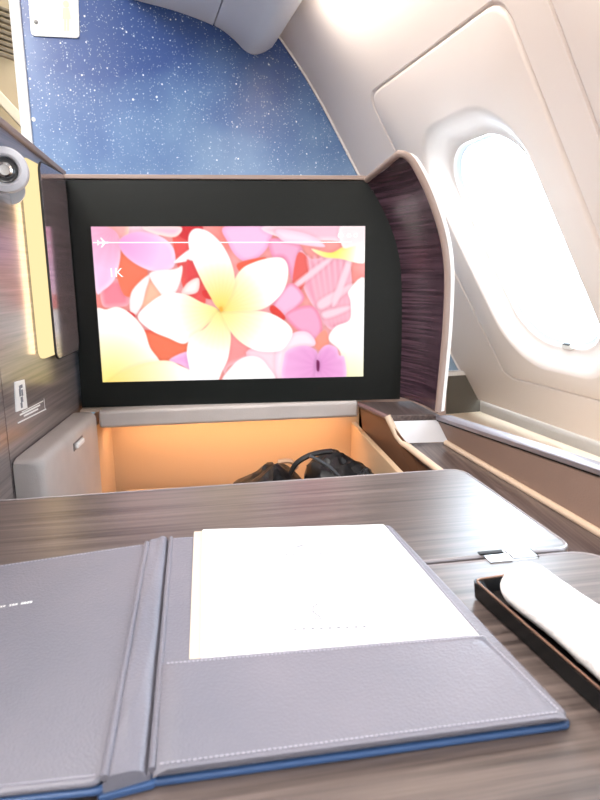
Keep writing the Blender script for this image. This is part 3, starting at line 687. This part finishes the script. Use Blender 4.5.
build('support_arm', MB().obox(T(.045, .1, .585), TA*.06, TB*.05, V(0, 0, .0045)), M['silver'], tt)

# ------------------------------------------------------------------ menu folder
mf = thing('menu_folder', (.0, .45, .70), 'open grey leather menu folder with stitched edges lying on the tray table', 'folder')
z2 = .7095
RT = [pz(170, 537.5, z2), pz(390, 524.5, z2), pz(571, 715, z2), pz(150, 772, z2)]     # right cover
def drop(P_, z): return [V(p[0], p[1], z) for p in P_]
def grow(P_, k):
    c_ = sum(P_)/len(P_); return [p+(p-c_)/np.linalg.norm(p-c_)*k for p in P_]
build('right_board', MB().prism(rquad(drop(grow(RT, .002), .7004), .006), (0, 0, .0038)), M['folio_edge'], mf, bevel=.0012)
build('right_cover', MB().prism(rquad(drop(RT, .7048), .007), (0, 0, .0047)), M['folio'], mf, bevel=.0018)
LI0, LI1 = pz(146, 543, .7155), pz(102, 781, .7125)
LO0 = LI0+(pz(0, 565, .711)-LI0)*1.75; LO1 = LI1+(pz(0, 795, .709)-LI1)*2.2
LO0[2] = .7085; LO1[2] = .7085
LT = [LO0, LI0, LI1, LO1]
build('left_board', MB().prism(rquad([p+V(0, 0, -.0078) for p in grow(LT, .002)], .006), (0, 0, .0034)), M['folio_edge'], mf, bevel=.0012)
build('left_cover', MB().prism(rquad([p+V(0, 0, -.0042) for p in LT], .007), (0, 0, .0042)), M['folio'], mf, bevel=.0018)
# spine: soft hump between two piped ridges
rows = []; n_ = 40
for i in range(n_+1):
    t = i/n_; a = LI0+(LI1-LI0)*t; b_ = RT[0]+(RT[3]-RT[0])*t; row = []
    for j in range(15):
        s = j/14; p = a+(b_-a)*s; h = .0045*math.sin(math.pi*s)**.7-.003*math.exp(-((s-.04)/.05)**2)-.0035*math.exp(-((s-.93)/.06)**2)
        h += .0022*noise.noise(Vector((s*3, t*7, .3)))*math.sin(math.pi*s)
        row.append(V(p[0], p[1], p[2]+h-.001))
    rows.append(row)
under = [[V(p[0], p[1], .7046) for p in (r[-1], r[0])] for r in rows]
build('spine_board', MB().prism(rquad([V(p[0], p[1], .7004) for p in (LI0+V(-.003, .001, 0), RT[0]+V(.003, .001, 0), RT[3]+V(.003, -.002, 0), LI1+V(-.003, -.002, 0))], .003), (0, 0, .004)), M['folio_edge'], mf, bevel=.0012)
build('spine', MB().loft([r+u for r, u in zip(rows, under)], cu=True, caps=True), M['folio'], mf, smooth=70)
build('ridge', MB().tube([LI0+(LI1-LI0)*t+V(.001, 0, .0006) for t in np.linspace(.004, .996, 20)], .0022, 8), M['folio'], mf)
build('ridge', MB().tube([RT[0]+(RT[3]-RT[0])*t+V(.001, 0, .0002) for t in np.linspace(.004, .996, 20)], .002, 8), M['folio'], mf)
# pocket holding the cards
zp = .7138
PK_ = [pz(161, 661, zp), pz(486, 633.5, zp), pz(568, 713.5, zp), pz(152, 768.5, zp)]
tp = [V(*p) for p in PK_]
n_ = 30; rows = []
for i in range(n_+1):
    t = i/n_; a = tp[0]+(tp[1]-tp[0])*t; b_ = tp[3]+(tp[2]-tp[3])*t
    lift = -.0036*math.exp(-(t/.015)**2)-.002*math.exp(-((1-t)/.02)**2)
    row = [a+V(0, 0, lift-.0008), a+V(0, -.0006, lift), a+(b_-a)*.3+V(0, 0, lift), a+(b_-a)*.7+V(0, 0, lift-.0006), b_+V(0, 0, lift-.0016), b_+V(0, 0, lift-.0028), a+(b_-a)*.7+V(0, 0, lift-.0018), a+(b_-a)*.3+V(0, 0, lift-.0012), ]
    rows.append(row)
build('pocket', MB().loft(rows, cu=True, caps=True), M['folio'], mf, smooth=50)
def stitches(A, B, n, parent, off):
    mb = MB(); d = (B-A)/n; u = d/np.linalg.norm(d); s = np.cross(u, V(0, 0, 1))
    for i in range(n):
        c_ = A+d*(i+.5)+V(0, 0, off); mb.obox(c_, d*.32, s*.0004, V(0, 0, .0003))
    o = build('stitching', mb, M['stitch'], parent, smooth=0); o['kind'] = 'stuff'
def inset(P_, k):
    c_ = sum(P_)/4; out = []
    for i, p in enumerate(P_):
        a, b_ = P_[i-1]-p, P_[(i+1) % 4]-p; out.append(p+a/np.linalg.norm(a)*k+b_/np.linalg.norm(b_)*k)
    return out
li = inset(LT, .004); ri_ = inset(RT, .004)
stitches(li[0], li[1], 70, mf, .0003); stitches(li[3], li[2], 70, mf, .0003)
stitches(ri_[0], ri_[1], 70, mf, .0003); stitches(ri_[1], pz(478, 632, z2), 50, mf, .0003)
pi_ = inset(PK_, .0035); stitches(pi_[3]+V(0, 0, -.0012), pi_[2]+V(0, 0, -.0012), 80, mf, .0002); stitches(pi_[0], pi_[1], 80, mf, .0003); stitches(pi_[1], pi_[2], 30, mf, 0)
# small white line of print on the left cover
A, B = pz(-6, 608.5, .7105), pz(32.5, 602.3, .7118); nn = 13; mb = MB(); rs2 = random.Random(4)
for i in range(nn):
    if i in (4, 8): continue
    c_ = A+(B-A)*(i+.5)/nn; mb.obox(c_+V(0, 0, .0004), (B-A)/nn*rs2.uniform(.3, .42), V(-.1, 1, 0)*.0012, V(0, 0, .0003))
build('print', mb, M['white'], mf, smooth=0)
text('embossing', 'S', .0001, V(0, 0, 0), (1, 0, 0), (0, 1, 0), M['folio'], mf) if False else None

# menu cards
def card(name, P_, z, m_, label):
    t = thing(name, (sum(P_)/4)*V(1, 1, 0)+V(0, 0, z), label, 'menu card')
    build('sheet', MB().prism(rquad(drop(P_, z), .002), (0, 0, .0005)), m_, t); return t
zc = .7102
c1 = [pz(194, 531.5, zc), pz(376, 526, zc), pz(478, 640, zc), pz(189, 664, zc)]
card('menu_card', c1, .7097, M['paper_cream'], 'cream menu sheet peeking out behind the white one in the folder')
zw = .7111
c2 = [pz(202.5, 529.5, zw), pz(383.5, 524.3, zw), pz(484, 641, zw), pz(201, 665, zw)]
wc = card('menu_card', c2, .7106, M['paper'], 'white menu sheet on top, tucked into the pocket of the folder')
e = (c2[1]-c2[0])/np.linalg.norm(c2[1]-c2[0]); f_ = np.cross(V(0, 0, 1), e)
def strokes(x, y, n, w):
    c_ = pz(x, y, zw)
    for i in range(n): build('letter', MB().obox(c_+e*(i-(n-1)/2)*w, e*w*.2, f_*.0012, V(0, 0, .0002)), M['print_grey'], wc, smooth=0)
strokes(307, 554, 7, .0065); strokes(330, 628, 9, .0065)
c_ = pz(300, 546, zw); build('emblem', MB().obox(c_, (e+f_*.6)*.003, (f_-e*.6)*.0012, V(0, 0, .0002)), M['print_grey'], wc, smooth=0)
for pth in (((319, 603), (313, 607), (313, 612), (320, 617)), ((314, 619), (323, 619))):
    build('emblem_line', MB().tube([pz(x, y, zw)+V(0, 0, .0002) for x, y in pth], .0007, 6, flat=.5), M['print_grey'], wc)

# ------------------------------------------------------------------ towel tray and towel
tr = thing('towel_tray', (.25, .38, .70), 'narrow black lacquer towel tray with copper rim at the right of the folder', 'tray')
A = pz(471.5, 578.5, .717); B = pz(601, 692, .717); td = (B-A)/np.linalg.norm(B-A); tn = V(td[1], -td[0], 0)
if tn[0] < 0: tn = -tn
Lt, Wt = .235, .066
def tp_(s, w, z): return V(A[0], A[1], 0)+td*V(1, 1, 0)*s+tn*w+V(0, 0, z)
def rect(i, z): return rquad([tp_(i, i, z), tp_(i, Wt-i, z), tp_(Lt-i, Wt-i, z), tp_(Lt-i, i, z)], .006)
build('dish', MB().loft([rect(.003, .7006), rect(.001, .702), rect(.0, .716), rect(.004, .716), rect(.008, .7065), rect(.010, .7055)], cu=True, caps=True), M['lacquer'], tr, smooth=40)
build('rim', MB().tube(rect(.002, .7165), .0009, 8, closed=True), M['copper'], tr)
tw0 = tp_(.023, .0285, .7248); 
rows = []; n1, n2 = 60, 40; Ltw = .20
for i in range(n1+1):
    s = i/n1; x_ = s*Ltw; row = []
    e_ = min(1, (min(s, 1-s)*Ltw/.012)); rad = .0187*(math.sqrt(max(0, 1-(1-e_)**2))*.35+.65 if e_ < 1 else 1)
    for j in range(n2):
        th = 2*math.pi*j/n2; k = rad*(1+.10*noise.noise(Vector((x_*22, math.cos(th)*1.3, math.sin(th)*1.3)))+.03*noise.noise(Vector((x_*160, math.cos(th)*9, math.sin(th)*9))))
        if 1.9 < th < 2.25: k *= .955
        row.append(tw0+td*V(1, 1, 0)*x_+tn*math.cos(th)*k*1.12+V(0, 0, max(math.sin(th)*k*1.0, -.0183)))
    rows.append(row)
build('rolled_towel', MB().loft(rows, cu=True, caps=True), M['towel'], None, smooth=180, label='white rolled terry towel lying in the black tray', cat='towel')

# ------------------------------------------------------------------ lavatory sign
sg = thing('lavatory_sign', cab(-.15, UB, 1.6), 'white lavatory sign with pictograms on the starry wall', 'sign')
US = UB-.006
q = [px(27.5, -14, FD, US), px(78, -11, FD, US), px(79.5, 38, FD, US), px(31, 35.5, FD, US)]
build('plate', MB().prism(rquad(q, .012), FD*.005), mat('sign_white', (236, 234, 228), .45), sg)
pic = mat('sign_relief', (250, 249, 244), .4); picw = mat('sign_tint', (240, 228, 190), .5)
def sp(x, y): return px(x, y, FD, US-.0006)
def bar(x_0, y_0, x_1, y_1, m_=pic): return MB().prism([sp(x_0, y_0), sp(x_1, y_0), sp(x_1, y_1), sp(x_0, y_1)], FD*.0012)
mb = bar(37, 8, 45, 18); 
for r in ((38.5, 18, 41, 31), (42, 18, 44.5, 31)): b2 = bar(*r); mb.add(b2.v, b2.f)
mb.lathe([(.008, -.0006), (.008, .0006)], sp(40, 4), FD, 20); build('man_pictogram', mb, pic, sg, smooth=0)
mb = bar(49, 14, 58, 17)
for r in ((52, 17, 55.5, 30), (50, 3, 56, 11)): b2 = bar(*r); mb.add(b2.v, b2.f)
build('table_pictogram', mb, pic, sg, smooth=0)
mb = MB().prism([sp(63, 8), sp(69, 8), sp(71, 19), sp(62.5, 19)], FD*.0012)
for r in ((64, 19, 66.3, 31), (67, 19, 69.3, 31)): b2 = bar(*r); mb.add(b2.v, b2.f)
mb.lathe([(.008, -.0006), (.008, .0006)], sp(66, 4), FD, 20); build('woman_pictogram', mb, picw, sg, smooth=0)
build('rivet', MB().lathe([(.0055, 0), (.005, .0016), (.002, .002)], sp(36, 22), -FD, 16), mat('rivet_grey', (130, 128, 126), .4), sg)
build('wall_stud', MB().lathe([(.006, 0), (.005, .002), (.002, .003)], px(33.5, 119.5, FD, UB), -FD, 16), M['white'], None, label='tiny white stud on the starry wall near its left edge', cat='stud')
